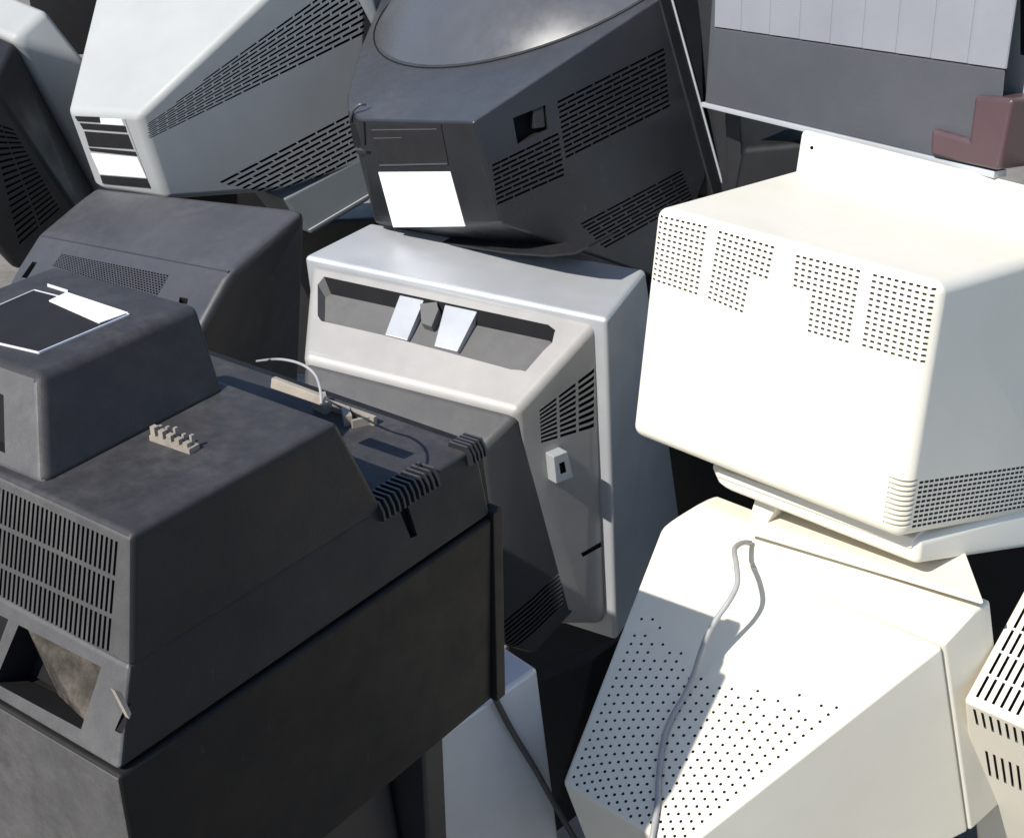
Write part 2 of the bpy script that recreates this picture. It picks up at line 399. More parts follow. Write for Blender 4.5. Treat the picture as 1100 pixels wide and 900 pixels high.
WR.add('wire', tube([WR.P(276, 388, 2, zm-.05), WR.P(300, 386, 2, zm+.006), WR.P(323, 391, 2, zm+.012), WR.P(338, 402, 2, zm+.012), WR.P(344, 418, 2, zm+.009), WR.P(345, 434, 2, zm+.003)], .0011, 8), ['greycable'])
WR.done('wire', 'thin grey wire looping over the back edge of the big black television', 'wire')

# ================================================================== E : silver television in the middle
E = Thing([[.8712, .4874, -.0589], [-.2056, .4712, .8577], [.4458, -.7352, .5107]], (.1128, .1294, -1.888))
P = E.P
tr, tl, br_, bl = P(652, 343, 2, 0), P(326, 275, 2, 0), P(694, 289, 2, 0), P(398, 239, 2, 0)
low = -Z*.52
brl = P(742, 640, 0, br_.x); brl = br_+(brl-br_)*(low.z/(brl.z-br_.z))
bz = hull([tr, tl, br_, bl, tr+low, tl+low, brl, bl+(brl-br_)], .007, 4)
i_bz = E.add('front_case', bz, ['silver'])
a1, a2 = V((-.056, -.13, -.082)), V((-.384, -.13, -.076))
b1_, b2_ = V((-.085, -.172, -.122)), V((-.360, -.172, -.117))
rim = [V((-.006, .004, -.009)), V((-.456, .004, -.006)), V((-.006, .004, -.50)), V((-.456, .004, -.50))]
sh = hull(rim+[a1, a2, V((-.019, -.05, -.431)), V((-.441, -.05, -.431)), V((-.060, -.118, -.43)), V((-.38, -.118, -.43))], .010, 4)
tail = hull([a1+V((-.002, .03, -.014)), a2+V((.002, .03, -.014)), a1+V((-.0005, .001, -.006)), a2+V((.0005, .001, -.006)), lerp(a1, a2, .5)+V((0, .001, -.004)), b1_, b2_, V((-.020, -.045, -.432)), V((-.440, -.045, -.432)), V((-.080, -.172, -.43)), V((-.37, -.172, -.43)), V((-.054, -.125, -.475)), V((-.40, -.125, -.475))], .008, 4)
pp = plane3(V((-.008, 0, -.012)), V((-.45, 0, -.010)), (a1+a2)/2)
pn = pp[1] if pp[1].z > 0 else -pp[1]
poly = [(341, 305), (348, 296), (590, 347), (598, 353), (595, 366), (566, 399), (550, 398), (412, 361), (345, 346), (341, 340)]
cb = bmesh.new()
pts = [E.Q(x, y, pp) for x, y in poly]
# recess: sloping floor; wall under the upper lip is coloured black for a deep gap's shade
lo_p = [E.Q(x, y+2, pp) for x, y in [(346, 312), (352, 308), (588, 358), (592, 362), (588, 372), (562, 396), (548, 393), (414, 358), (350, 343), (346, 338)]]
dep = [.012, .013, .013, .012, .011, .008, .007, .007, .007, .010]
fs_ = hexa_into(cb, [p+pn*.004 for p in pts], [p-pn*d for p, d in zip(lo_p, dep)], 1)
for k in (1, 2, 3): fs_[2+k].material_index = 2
sh = cut(sh, cb)
cb = bmesh.new()
# upper side vents, lower side vents, gash
f1 = plane3(V((-.006, .004, -.009)), a1, V((-.019, -.05, -.431)))
q = [E.Q(578, 441, f1), E.Q(640, 393, f1), E.Q(640, 460, f1), E.Q(580, 477, f1)]
slots(cb, q, X, 9, 3, .55, .86, .008, 2)
f2 = plane3(b1_, V((-.080, -.172, -.43)), V((-.030, -.07, -.44)))
q = [E.Q(538, 668, f2), E.Q(603, 611, f2), E.Q(607, 648, f2), E.Q(545, 704, f2)]
cb2 = bmesh.new(); slots(cb2, q, X, 8, 1, .5, .95, .008, 1)
g_ = [E.Q(624, 594, f1), E.Q(657, 579, f1), E.Q(657, 585, f1), E.Q(626, 598, f1)]
prism_into(cb, g_, X, .008, 2, .008)
sh = cut(sh, cb)
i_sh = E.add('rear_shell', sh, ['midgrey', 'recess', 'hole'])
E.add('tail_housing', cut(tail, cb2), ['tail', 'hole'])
# two bridge ribs across the recess and the cable hook
for nm, qd, dp in (('recess_rib', [(430, 314), (456, 320), (437, 365), (413, 359)], .022), ('recess_rib', [(478, 325), (513, 333), (491, 377), (466, 371)], .022)):
    q = [E.Q(x, y, pp)-pn*.001 for x, y in qd]
    E.add(nm, hexa(q, [p-pn*dp for p in q], .0015), ['silver'], i_sh)
hk = [E.Q(452, 328, pp)-pn*.002, E.Q(470, 326, pp)-pn*.002, E.Q(472, 334, pp)-pn*.002, E.Q(464, 352, pp)-pn*.004, E.Q(453, 348, pp)-pn*.004]
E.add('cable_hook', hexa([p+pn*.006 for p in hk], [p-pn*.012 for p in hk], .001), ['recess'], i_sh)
# latch box on the side
n1 = f1[1] if f1[1].x > 0 else -f1[1]
lq = [E.Q(586, 486, f1), E.Q(601, 480, f1), E.Q(608, 508, f1), E.Q(589, 515, f1)]
lt = hexa([p+n1*.016 for p in lq], [p-n1*.004 for p in lq], .0015)
cb = bmesh.new(); i0 = [bil(lq, .3, .3)+n1*.016, bil(lq, .65, .3)+n1*.016, bil(lq, .65, .7)+n1*.016, bil(lq, .3, .7)+n1*.016]
prism_into(cb, i0, n1, .006, 1)
E.add('side_latch', cut(lt, cb), ['silver', 'hole'], i_sh)
# smooth grey tail panel under the recess
E.done('television', 'silver grey television with an open handle recess, standing in the middle of the heap', 'television')

# ================================================================== F : white monitor right
F = Thing([[.7898, .6115, .0483], [-.3164, .3386, .8861], [.5255, -.7151, .4609]], (.1572*.965, .2274*.965, -1.5954*.965))
P = F.P
TL, TR, BR, BL = P(704, 222, 1, 0), P(1011, 305, 1, 0), P(966, 580, 1, 0), P(677, 466, 1, 0)
D = .33
tl2 = P(857, 180, 1, D); tr2 = V((TR.x+.034, D, tl2.z)); br2 = P(1150, 545, 1, D); bl2 = V((tl2.x, D, BL.z+(br2.z-BR.z)))
bsl = (br2-BR)/D
body = hull([TL, TR, BR, BL, tl2, tr2, br2, bl2], .012, 5)
fq = (V((0, 0, 0)), Y)
cb = bmesh.new()
blocks = [([(707.5, 229.5), (760.5, 242), (750, 319), (699, 302)], 13, 9, None),
          ([(771, 246), (833.5, 263.5), (816, 346), (759, 321.5)], 13, 10, lambda i, j: i < 6 or j < 7),
          ([(854, 271.5), (926, 289), (912.5, 371), (846.5, 352)], 13, 10, lambda i, j: i < 6 or j > 2),
          ([(936.5, 292), (1006.5, 309), (994, 393), (924, 373)], 13, 9, None)]
for (qd, nr, ncl, kp) in blocks:
    q = [F.Q(x, y, fq) for x, y in qd]
    slots(cb, q, -Y, nr, ncl, .36, .56, .006, 1, kp)
body = cut(body, cb)
cb = bmesh.new()
# side vents wrap round the corner
sp = plane3(TR, BR, tr2)
q = [V((TR.x-.022, 0, 0)), 0, 0, 0]
ztop = P(972, 516, 1, 0).z; zbot = P(967, 570, 1, 0).z
for k in range(10):
    z0 = lerp(ztop, zbot, (k+.25)/10); z1 = lerp(ztop, zbot, (k+.75)/10)
    xs = lerp(TR.x, BR.x, (lerp(z0, z1, .5)-TR.z)/(BR.z-TR.z))
    # groove on the corner
    hexa_into(cb, [V((xs-.020, -.006, z0)), V((xs+.006, -.006, z0)), V((xs+.006, .016, z0)), V((xs-.005, .016, z0)), V((xs-.020, .0016, z0))],
              [V((xs-.020, -.006, z1)), V((xs+.006, -.006, z1)), V((xs+.006, .016, z1)), V((xs-.005, .016, z1)), V((xs-.020, .0016, z1))], 0)
    for j in range(32):
        y0 = .0185+j*.0088; y1 = y0+.0066
        def gp(dx, y, z): return V((xs+dx+bsl.x*y, y, z+bsl.z*y))
        hexa_into(cb, [gp(-.008, y0, z0), gp(.02, y0, z0), gp(.02, y1, z0), gp(-.008, y1, z0)],
                  [gp(-.008, y0, z1), gp(.02, y0, z1), gp(.02, y1, z1), gp(-.008, y1, z1)], 1)
body = cut(body, cb)
i_b = F.add('rear_case', body, ['white', 'holew'])
# front flange
f0 = P(861, 141, 1, D); f1_ = P(855, 185, 1, D)
fx1 = TR.x+.05
flz = hull([(f0.x, D-.001, f0.z), (fx1, D-.001, f0.z-.004), (f1_.x-.004, D-.001, BL.z-.03), (fx1, D-.001, BL.z-.03),
            (f0.x-.002, D+.012, f0.z+.001), (fx1+.006, D+.012, f0.z-.003), (f1_.x-.006, D+.012, BL.z-.03), (fx1+.006, D+.012, BL.z-.03)], .006, 3)
cb = bmesh.new(); sc_ = P(872, 159, 1, D-.001)
hexa_into(cb, [sc_+V((.0025*math.cos(a), -.004, .0025*math.sin(a))) for a in [k*math.pi/4 for k in range(8)]], [sc_+V((.0025*math.cos(a), .006, .0025*math.sin(a))) for a in [k*math.pi/4 for k in range(8)]], 1)
flz = cut(flz, cb)
F.add('front_frame', flz, ['white', 'holew'])
# base tray: lower, stepped
zb = BL.z
ty = .036
tL = P(760, 508, 1, ty); tR = P(986, 592, 1, ty); tB = P(985, 607, 1, ty); tLB = P(772, 523, 1, ty)
tray = hull([tL+Z*.01, tR+Z*.012, tLB, tB, tL+Y*.30+Z*.01, br2+Z*.01-X*.004, tLB+Y*.30+X*.01, P(1150, 582, 1, D)], .007, 4)
tray2 = hull([tL+V((.012, -.003, .012)), tR+V((-.006, -.003, .014)), tL+V((.012, -.003, .001)), tR+V((-.006, -.003, .001)),
              tL+V((.012, .2, .012)), tR+V((-.006, .2, .014)), tL+V((.012, .2, .001)), tR+V((-.006, .2, .001))], .002, 2)
F.add('base_tray', merge(tray, tray2), ['white'])
F.done('computer_monitor', 'cream white monitor with four blocks of tiny holes in its back, topmost at right', 'monitor')

# ================================================================== G : beige monitor lower right
G = Thing([[.6957, .6682, -.2636], [-.2639, .5791, .7714], [.6681, -.4671, .5792]], (.3095, -.1777, -1.6444))
P = G.P
sl = plane3(V((-.19, 0, 0)), V((.19, 0, 0)), V((-.0875, -.317, -.062)))
sn = sl[1] if sl[1].z > 0 else -sl[1]
g0, g1, g2, g3 = G.Q(711, 565, sl), G.Q(1013, 693, sl), G.Q(735, 909, sl), G.Q(600, 845, sl)
g2.y = g3.y = (g2.y+g3.y)/2; g2.z = g3.z = (g2.z+g3.z)/2
dn = -Z*.31
body = hull([g0, g1, g2, g3, g0+dn, g1+dn, g2-Z*.19+X*.0, g3-Z*.19], .005, 4)
cb = bmesh.new(); cells = 0
qg = [g0, g1, g2, g3]
NC = 22
for j in range(NC):
    u = (j+.5)/NC; k = 0
    while True:
        v = 1.0-(.018+.0335*(k+(.5 if j % 2 else 0))); k += 1
        if v < .2: break
        w = abs(2*u-1)
        vmin = .26+.19*(1-w**1.6)+.02*math.sin(j*2.1)
        if v < vmin or (v < vmin+.09 and w > .45 and (j*3+k) % 2): continue
        if u < .035 or u > .965: continue
        c = bil(qg, u, v); r = .0019
        ring = [V((math.cos(a)*r, math.sin(a)*r, 0)) for a in [i*math.pi/3 for i in range(6)]]
        t1 = (g1-g0).normalized(); t2 = sn.cross(t1)
        loop = [c+t1*p.x+t2*p.y for p in ring]
        hexa_into(cb, [p+sn*.004 for p in loop], [p-sn*.006 for p in loop], 1)
body = cut(body, cb)
i_b = G.add('rear_case', body, ['beige', 'holew'])
h0, h1 = P(751, 541, 2, .009), P(1047, 657, 2, .009)
d3 = -Z*.33
fr = hull([g0+V((-.0003, -.002, .0002)), g1+V((.0005, .0012, .0002)), h0, h1, h0+Y*.03-Z*.01, h1+Y*.03-Z*.01, g0+dn+V((-.001, .0012, 0)), g1+dn+V((.001, .0012, 0)), h0+d3+Y*.03, h1+d3+Y*.03], .004, 3)
G.add('front_frame', fr, ['beige'])
G.done('computer_monitor', 'beige monitor with a long perforated slope, lying under the white monitor', 'monitor')
# grey cable lying over it
CB = Thing(G.R, G.T)
cbp = [(806, 583, .006), (797, 583, .026), (789, 590, .046), (791, 606, .060), (792, 626, .065), (784, 644, .064), (770, 664, .058), (759, 684, .047), (751, 706, .034), (746, 722, .022), (736, 745, .011), (722, 770, .0045), (713, 794, .0042), (708, 830, .004), (706, 865, .004), (701, 896, .004), (698, 912, -.004), (694, 950, -.02)]
pts = [CB.Q(x, y, (sl[0]+sn*h, sn)) for x, y, h in cbp]
CB.add('cable', tube(pts, .0031, 10), ['greycable'])
CB.done('cable', 'grey cable looping over the perforated slope of the beige monitor', 'cable')
# swivel base plate between the two monitors
PL = Thing(F.R, F.T)
p0, p1, p2 = PL.P(805, 556, 1, .060), PL.P(1057, 645, 1, .045), None
e0 = (p1-p0); e0n = e0.normalized()
dpt = (Y*.20+Z*.0)
bm = hull([p0, p1, p0-Z*.022, p1-Z*.006, p1+Y*.09-X*.06, p0+dpt+X*.03, p1+Y*.09-X*.06-Z*.006, p0+dpt+X*.03-Z*.014], .0025, 2)
i_p = PL.add('plate', bm, ['beige'])
st = [p0+V((.0, -.0015, -.003)), lerp(p0, p1, 1)+V((-.004, -.0015, -.002)), lerp(p0, p1, 1)+V((-.004, -.0015, -.0035)), p0+V((0, -.0015, -.006))]
wl = hull([p0+Z*.002, p0+X*.022+e0n*.0+Z*.0, p0+Z*.030+X*.002+Y*.004, p0+X*.03+Z*.026+Y*.006, p0+Y*.10, p0+Y*.10+X*.03, p0+Y*.10+Z*.03, p0+Y*.1+X*.03+Z*.03], .002, 2)
PL.add('swivel_foot', wl, ['beige'])
PL.done('monitor_base', 'flat beige swivel base squeezed between the white and the beige monitor', 'monitor base')

# ================================================================== B : black set behind left
B = Thing([[.7391, .6078, -.2904], [-.1728, .5878, .7904], [.6511, -.534, .5394]], (-.6779*1.13, .2622*1.13, -2.1202*1.13))
P = B.P
r0, r1 = P(40, 251, 2, 0), P(250, 291, 2, 0)
k0, k1 = P(102, 199, 2, 0), P(330, 223, 2, 0)
m0, m1 = V((r0.x-.004, -.075, -.036)), V((r1.x+.004, -.075, -.036))
fp = plane3(V((r0.x, r0.y, 0)), V((r1.x, r1.y, 0)), (m0+m1)/2)
n0, n1_ = B.Q(-2, 318, fp), B.Q(212, 360, fp)
body = hull([r0, r1, k0, k1, n0, n1_, n0+V((-.01, -.02, -.12)), B.P(222, 420, 1, n1_.y-.012), B.P(318, 330, 1, k1.y+.01), B.P(316, 420, 1, k1.y+.02), r0+V((-.03, 0, -.2)), k0+V((-.02, .02, -.2)),
             n0+V((-.02, .02, -.30)), B.P(240, 560, 1, n1_.y-.012), k0+V((-.03, .05, -.4)), B.P(316, 560, 1, k1.y+.02)], .017, 5)
cb = bmesh.new()
q = [B.Q(66, 272.5, fp), B.Q(182, 295.5, fp), B.Q(168, 320, fp), B.Q(56, 286, fp)]
slots(cb, q, Z, 10, 38, .62, .70, .005, 1, stag=.5, up=.02)
prism_into(cb, [B.Q(35, 281, fp), B.Q(40, 282, fp), B.Q(29, 299, fp), B.Q(23, 298, fp)], Z, .01, 1, .02)
prism_into(cb, [B.Q(193, 319, fp), B.Q(202, 321, fp), B.Q(201, 327, fp), B.Q(192, 325, fp)], Z, .01, 1, .02)
body = cut(body, cb)
i_b = B.add('rear_case', body, ['charcoal', 'hole'])
k1y = k1.y
s0 = [r0+V((.006, .004, .0005)), r1+V((-.006, .004, .0005)), r1+V((-.006, .001, .0012)), r0+V((.006, .001, .0012))]
B.add('ridge_line', tube([lerp(r0, r1, .02)+V((0, .0, -.0035)), lerp(r0, r1, .5)+V((0, 0, -.0030)), lerp(r0, r1, .98)+V((0, .0, -.0035))], .0022, 8), ['charcoal'], i_b)
B.done('television', 'dusty dark grey television with a fine mesh strip, tucked behind the big black one', 'television')

# ================================================================== C : grey monitor top left
C = Thing([[.8761, .4542, -.1618], [-.1665, .5999, .7825], [.4526, -.6586, .6012]], (-.6623*1.1, .4596*1.1, -2.2125*1.1))
P = C.P
c0, c1, c2, c3 = P(72, 119, 1, 0), P(149, 124, 1, 0), P(179, 215, 1, 0), P(103, 203, 1, 0)
D = .24
d1 = P(277, 0, 1, .20); d2 = P(309, 205, 1, .20); d0 = P(100, 5, 1, .19)
sp = plane3(c1, c2, d1)
ext = lambda p, q_, k: p+(q_-p)*k
D1 = C.Q(398, -110, sp); D0 = ext(c0, d0, 1.9); D2 = C.Q(392, 178, sp); D3 = C.Q(306, 206, sp)
body = hull([c0, c1, c2, c3, D1, D0, D2, D3, D0+V((.0, 0, -.22))], .011, 5)
cb = bmesh.new()
# upper louvres on the side: rows that run along the depth
q = [C.Q(158, 129, sp), C.Q(392, -40, sp), C.Q(396, 36, sp), C.Q(160, 150, sp)]
slots(cb, q, X, 11, 12, .46, .9, .006, 1, stag=.5, up=.01, keep=lambda i, j: j*.9+i*1.25 > 2.2 or i > 8)
q = [C.Q(232, 196, sp), C.Q(380, 119, sp), C.Q(384, 171, sp), C.Q(306, 212, sp)]
slots(cb, q, X, 9, 7, .46, .9, .006, 1, stag=.5, up=.01)
body = cut(body, cb)
i_b = C.add('rear_case', body, ['grey', 'hole'])
# end cap label
cq = [c0, c1, c2, c3]
def cq_(a, b, c, d): return [C.P(x, y, 1, 0) for x, y in (a, b, c, d)]
lb = cq_((81, 125), (134, 128), (162, 202), (111, 197))
i_l = C.add('rating_label', plate(lb, -Y, .0005), ['grey'], i_b)
for nm, qq, mt in (('printed_band', ((81, 125), (107, 126), (109, 131.5), (84, 130)), 'label'), ('paper_sticker', ((108, 127), (131, 128), (134, 134.5), (109, 133)), 'paper'),
                   ('printed_band', ((86, 132), (135, 135.5), (137, 142), (90, 138.5)), 'label'), ('printed_band', ((91, 141), (138, 144.5), (144, 160), (96, 157)), 'label'),
                   ('printed_band', ((96, 158.5), (146, 163), (148, 167.5), (98, 162)), 'label'), ('paper_sticker', ((98, 164.5), (148, 169), (158, 191), (108, 187)), 'paper'),
                   ('printed_band', ((108, 188), (158, 192), (162, 201.5), (111, 197)), 'label')):
    C.add(nm, plate(cq_(*qq), -Y, .0005, .0011), [mt], i_l)
# front flange, lower right
fa, fb = C.Q(305, 213, sp), C.Q(396, 166, sp)
sn_ = sp[1] if sp[1].x > 0 else -sp[1]
v0, v1, v2, v3 = fa-Z*.002, fb, C.Q(398, 215, (fb+sn_*.012, sn_)), C.Q(335, 252, (fa+sn_*.012, sn_))
fl = hull([v0, v1, v2, v3]+[p-X*.10+Y*.03 for p in (v0, v1, v2, v3)], .004, 3)
fi = C.add('front_frame', fl, ['bluegrey'])
C.add('trim_line', tube([lerp(v0, v3, .86)+sn_*.003, lerp(v1, v2, .84)+sn_*.003], .0014, 8, 0), ['silver'], fi)
u0, u1 = C.P(384, 0, 1, .33), C.P(404, 38, 1, .33)
C.add('front_edge', hull([u0, u1, u0+V((.012, 0, 0)), u1+V((.012, 0, 0)), u0+V((-.01, .05, .05)), u0+V((.02, .05, .05)), u1+V((0, .05, -.02)), u1+V((.02, .05, -.02)), u0+V((-.02, .02, .1)), u0+V((0.01, .02, .1))], .003, 3), ['bluegrey'])
C.done('computer_monitor', 'pale grey monitor tilted nose down, its small end face covered by black and white labels', 'monitor')

# ================================================================== D : glossy black monitor top middle
D_ = Thing([[.6881, .6856, -.2374], [-.1074, .4199, .9012], [.7176, -.5947, .3626]], (-.2282, .415, -2.0987))
P = D_.P
c0, c1, c2, c3 = P(386, 128, 1, 0), P(508, 131, 1, 0), P(538, 240, 1, 0), P(403, 240, 1, 0)
d1 = P(706, 0, 1, .3); d2 = P(759, 191, 1, .3)
_d1 = D_.Q(706, 0, plane3(c1, c2, d2)); tpl0 = plane3(c0, c1, c1+(_d1-c1)*1.25); tpl0 = (tpl0[0], tpl0[1])
l0, l0b, l1, l1b, l2, l3 = [D_.Q(x, y, tpl0) for x, y in ((373, 118), (373, 103), (377, 86), (387, 52), (402, 16), (425, -40))]
s1 = P(640, 268, 1, .13)
sp = plane3(c1, c2, d2)
d1 = D_.Q(706, 0, sp)
D1 = ext(c1, d1, 1.25); D2 = ext(c2, d2, 1.02)
body = hull([c0, c1, c2, c3, d1, d2, D_.Q(622, 236, sp), D_.Q(716, 302, sp), l0, l0b, l1, l1b, l2, l3, l0+V((.01, 0, -.09)), l1+V((0, .03, -.16)), l3+V((-.02, .04, -.3)), D1, lerp(c3, c2, .5)-Z*.007+Y*.002], .008, 4)
cb = bmesh.new()
q = [D_.Q(598, 108, sp), D_.Q(714, 50, sp), D_.Q(720, 116, sp), D_.Q(608, 172, sp)]
slots(cb, q, X, 12, 6, .5, .93, .007, 1, stag=.5, up=.01)
q = [D_.Q(528, 176, sp), D_.Q(600, 141, sp), D_.Q(607, 190, sp), D_.Q(534, 222, sp)]
slots(cb, q, X, 9, 4, .5, .93, .007, 1, stag=.5, up=.01)
q = [D_.Q(622, 240, sp), D_.Q(732, 182, sp), D_.Q(745, 215, sp), D_.Q(650, 268, sp)]
slots(cb, q, X, 9, 4, .5, .93, .007, 1, stag=.5, up=.01)
jk = [D_.Q(551, 127, sp), D_.Q(586, 113, sp), D_.Q(589, 139, sp), D_.Q(556, 155, sp)]
snn = sp[1] if sp[1].x > 0 else -sp[1]
prism_into(cb, jk, snn, .02, 1, .01)
body = cut(body, cb)
i_b = D_.add('rear_case', body, ['gloss', 'hole'])
pk = [D_.Q(573, 118, sp), D_.Q(585, 113, sp), D_.Q(587, 137, sp), D_.Q(575, 139, sp)]
pk2 = hexa([p-snn*.002 for p in pk], [p-snn*.02 for p in pk], .002)
D_.add('socket', pk2, ['charcoal'], i_b)
def dq(*a): return [D_.P(x, y, 1, 0) for x, y in a]
i_l = D_.add('rating_label', plate(dq((398, 136), (474, 134), (482, 177), (408, 179)), -Y, .0006, .0004), ['label'], i_b)
for a in (((400, 139), (470, 138), (470, 139.2), (400, 140.2)), ((402, 148), (432, 147.5), (432, 148.4), (402, 149)), ((408, 176.6), (481, 175), (481.5, 176.6), (408.5, 178.4))):
    D_.add('printed_line', plate(dq(*a), -Y, .0004, .0011), ['band'], i_l)
D_.add('paper_sticker', plate(dq((407, 185), (484, 184.5), (500, 243), (423, 244)), -Y, .0006, .0004), ['paper'], i_b)
# dome lid on top
tpl = plane3(c0, c1, D1)
tn = tpl[1] if tpl[1].z > 0 else -tpl[1]
cc = D_.Q(548, 6, tpl); ux = (D_.Q(690, -22, tpl)-cc); ux -= tn*ux.dot(tn)
pa = D_.Q(470, 70, tpl)-cc
ay = (D_.Q(665, 2, tpl)-D_.Q(480, 73, tpl)).normalized(); ax_ = tn.cross(ay).normalized()
dm = bmesh.new(); hgt = .08
tpl = tpl0; tn = tpl[1] if tpl[1].z > 0 else -tpl[1]
ctr = D_.Q(575, -25, tpl); va = D_.Q(410, 20, tpl)-ctr; vb = D_.Q(545, 60, tpl)-ctr
rings = []
for i in range(13):
    f = i/12*math.pi/2
    rings.append([dm.verts.new(ctr+va*math.cos(f)*math.cos(a)+vb*math.cos(f)*math.sin(a)+tn*(hgt*(1-math.cos(f)**3)+.001)) for a in [k*math.pi/32 for k in range(64)]] if i < 12 else [dm.verts.new(ctr+tn*(hgt+.001))])
bot = [dm.verts.new(v.co-tn*.02) for v in rings[0]]
for a, b in zip([bot]+rings[:-1], rings):
    for k in range(64):
        if len(b) == 1: dm.faces.new((a[k], a[(k+1) % 64], b[0]))
        else: dm.faces.new((a[k], a[(k+1) % 64], b[(k+1) % 64], b[k]))
dm.faces.new(list(reversed(bot)))
i_d = D_.add('dome_lid', fixn(dm), ['dome'], i_b)
rim_p = [ctr+va*1.02*math.cos(a)+vb*1.03*math.sin(a)+tn*.0005 for a in [k*math.pi/32 for k in range(65)]]
D_.add('lid_groove', tube(rim_p, .0011, 8, 0), ['hole'], i_d)
# hole at the left corner, with torn edge
hq = [D_.P(377, 134, 1, .018), D_.P(392, 131, 1, .0), D_.P(393, 156, 1, .0), D_.P(381, 158, 1, .018)]
D_.add('corner_socket', hexa([p-Y*.0015 for p in hq], [p+Y*.012 for p in hq]), ['hole'], i_b)
D_.add('corner_lip', tube([D_.P(376, 132, 1, .014), D_.P(379, 120, 1, .01), D_.P(386, 113, 1, .012), D_.P(393, 112, 1, .02)], .0022, 8), ['dome'], i_b)
D_.add('corner_tab', hexa(dq((381, 161), (399, 162), (399, 167), (384, 166)), [p+V((0, .014, 0)) for p in dq((381, 161), (399, 162), (399, 167), (384, 166))], .001), ['charcoal'], i_b)
# broken curved foot underneath
fo = bmesh.new()
low_pts = [(402, 244), (420, 250), (452, 257), (500, 264), (545, 271), (590, 274), (618, 271), (632, 264)]
top_pts = [(402, 240), (420, 243), (452, 246), (500, 246), (545, 243), (590, 240), (612, 234), (622, 236)]
la = [D_.P(x, y, 1, .03) for x, y in low_pts]; lb_ = [D_.P(x, y, 1, .045) for x, y in top_pts]
for k in range(len(la)-1):
    hexa_into(fo, [la[k], la[k+1], la[k+1]-Z*.003, la[k]-Z*.003], [la[k]+Y*.05, la[k+1]+Y*.05, la[k+1]+Y*.05-Z*.003, la[k]+Y*.05-Z*.003])
bmesh.ops.remove_doubles(fo, verts=fo.verts, dist=1e-5)
D_.add('curved_foot', fixn(fo), ['jet'], i_b)
# front frame with light edge
e0, e1 = ext(d1, d2, -.25), ext(d1, d2, 1.12)
fr = hull([e0+snn*.004, e1+snn*.004, e0-snn*.05, e1-snn*.05, e0+snn*.008+Y*.022, e1+snn*.008+Y*.022, e0-snn*.05+Y*.022, e1-snn*.05+Y*.022], .003, 3)
i_f = D_.add('front_frame', fr, ['gloss'])
D_.add('edge_trim', tube([e0+snn*.0085+Y*.0225, e1+snn*.0085+Y*.0225], .0017, 8, 0), ['silver'], i_f)
D_.done('computer_monitor', 'glossy black monitor with an oval dome on top and a white sticker on its end', 'monitor')

# ================================================================== H : ribbed panel appliance, top right
H = Thing([[.5916, .8059, .0232], [-.2908, .1864, .9384], [.752, -.5619, .3446]], (.2489*1.045, .3983*1.045, -1.9101*1.045))
P = H.P
b0, b1, t1, t0 = P(757, 110, 1, 0), P(1070, 184, 1, 0), P(1097, -40, 1, 0), P(768, -60, 1, 0)
m0, m1 = P(766, 30, 1, 0), P(1080, 76, 1, 0)
th = .11
HT = [Y*th, Y*th-X*.10, Y*th-X*.10, Y*th]
lowb = hexa([b0, b1, m1, m0], [p+h for p, h in zip((b0, b1, m1, m0), HT)], .002)
i_lb = H.add('lower_band', lowb, ['band'])
up = [m0+Z*.0004, m1+Z*.0004, t1, t0]
pb = hexa([p+Y*.0022 for p in up], [p+h for p, h in zip(up, HT)], .002)
parts = [pb]
xs0 = [(790, 0), (823, 0), (857, 0), (893, 0), (930, 0), (968, 0), (1004, 0), (1044, 0)]
prev = 0.0
cuts = []
for k in range(9):
    ua = (k+.06)/9; ub = (k+.97)/9
    q = [lerp(t0, t1, ua), lerp(t0, t1, ub), lerp(up[0], up[1], ub)+Z*.001, lerp(up[0], up[1], ua)+Z*.001]
    q = [q[0]-Y*.0006, q[1]+Y*.0016, q[2]+Y*.0016, q[3]-Y*.0006]
    parts.append(hexa(q, [p+Y*.004 for p in q], .0006))
i_ub = H.add('ribbed_panel', merge(*parts), ['board'])
H.add('edge_strip', hexa([b0+V((-.004, -.003, 0)), b1+V((.0, -.003, 0)), b1+V((0, -.003, -.008)), b0+V((-.004, -.003, -.0065))], [p+Y*.02 for p in (b0-X*.004, b1, b1-Z*.008, b0-X*.004-Z*.0065)], .0012), ['silver'], i_lb)
sd_ = [b0-X*.0005, t0-X*.0005, t0+Y*th-X*.0005, b0+Y*th-X*.0005]
H.add('side_panel', hexa([p-X*.010 for p in (b0+Y*.01, t0+Y*.01, t0+Y*th, b0+Y*th)], [b0+Y*.01-X*.0003, t0+Y*.01-X*.0003, t0+Y*th-X*.0003, b0+Y*th-X*.0003], .002), ['band'])
# mauve corner guard
def Hp(x, y, o=0.0): return H.P(x, y, 1, o)
oo = -.010
gp_ = [Hp(x, y, oo) for x, y in ((1046, 102), (1089, 106), (1073, 184), (998, 168), (999, 138), (1040, 150))]
guard = hexa(gp_, [p+Y*.06 for p in gp_], .006, 4)
H.add('corner_guard', guard, ['purple'], None, 'mauve L shaped guard on the lower right corner')
H.done('appliance_panel', 'grey ribbed appliance standing on the white monitor, with a mauve corner guard', 'appliance')
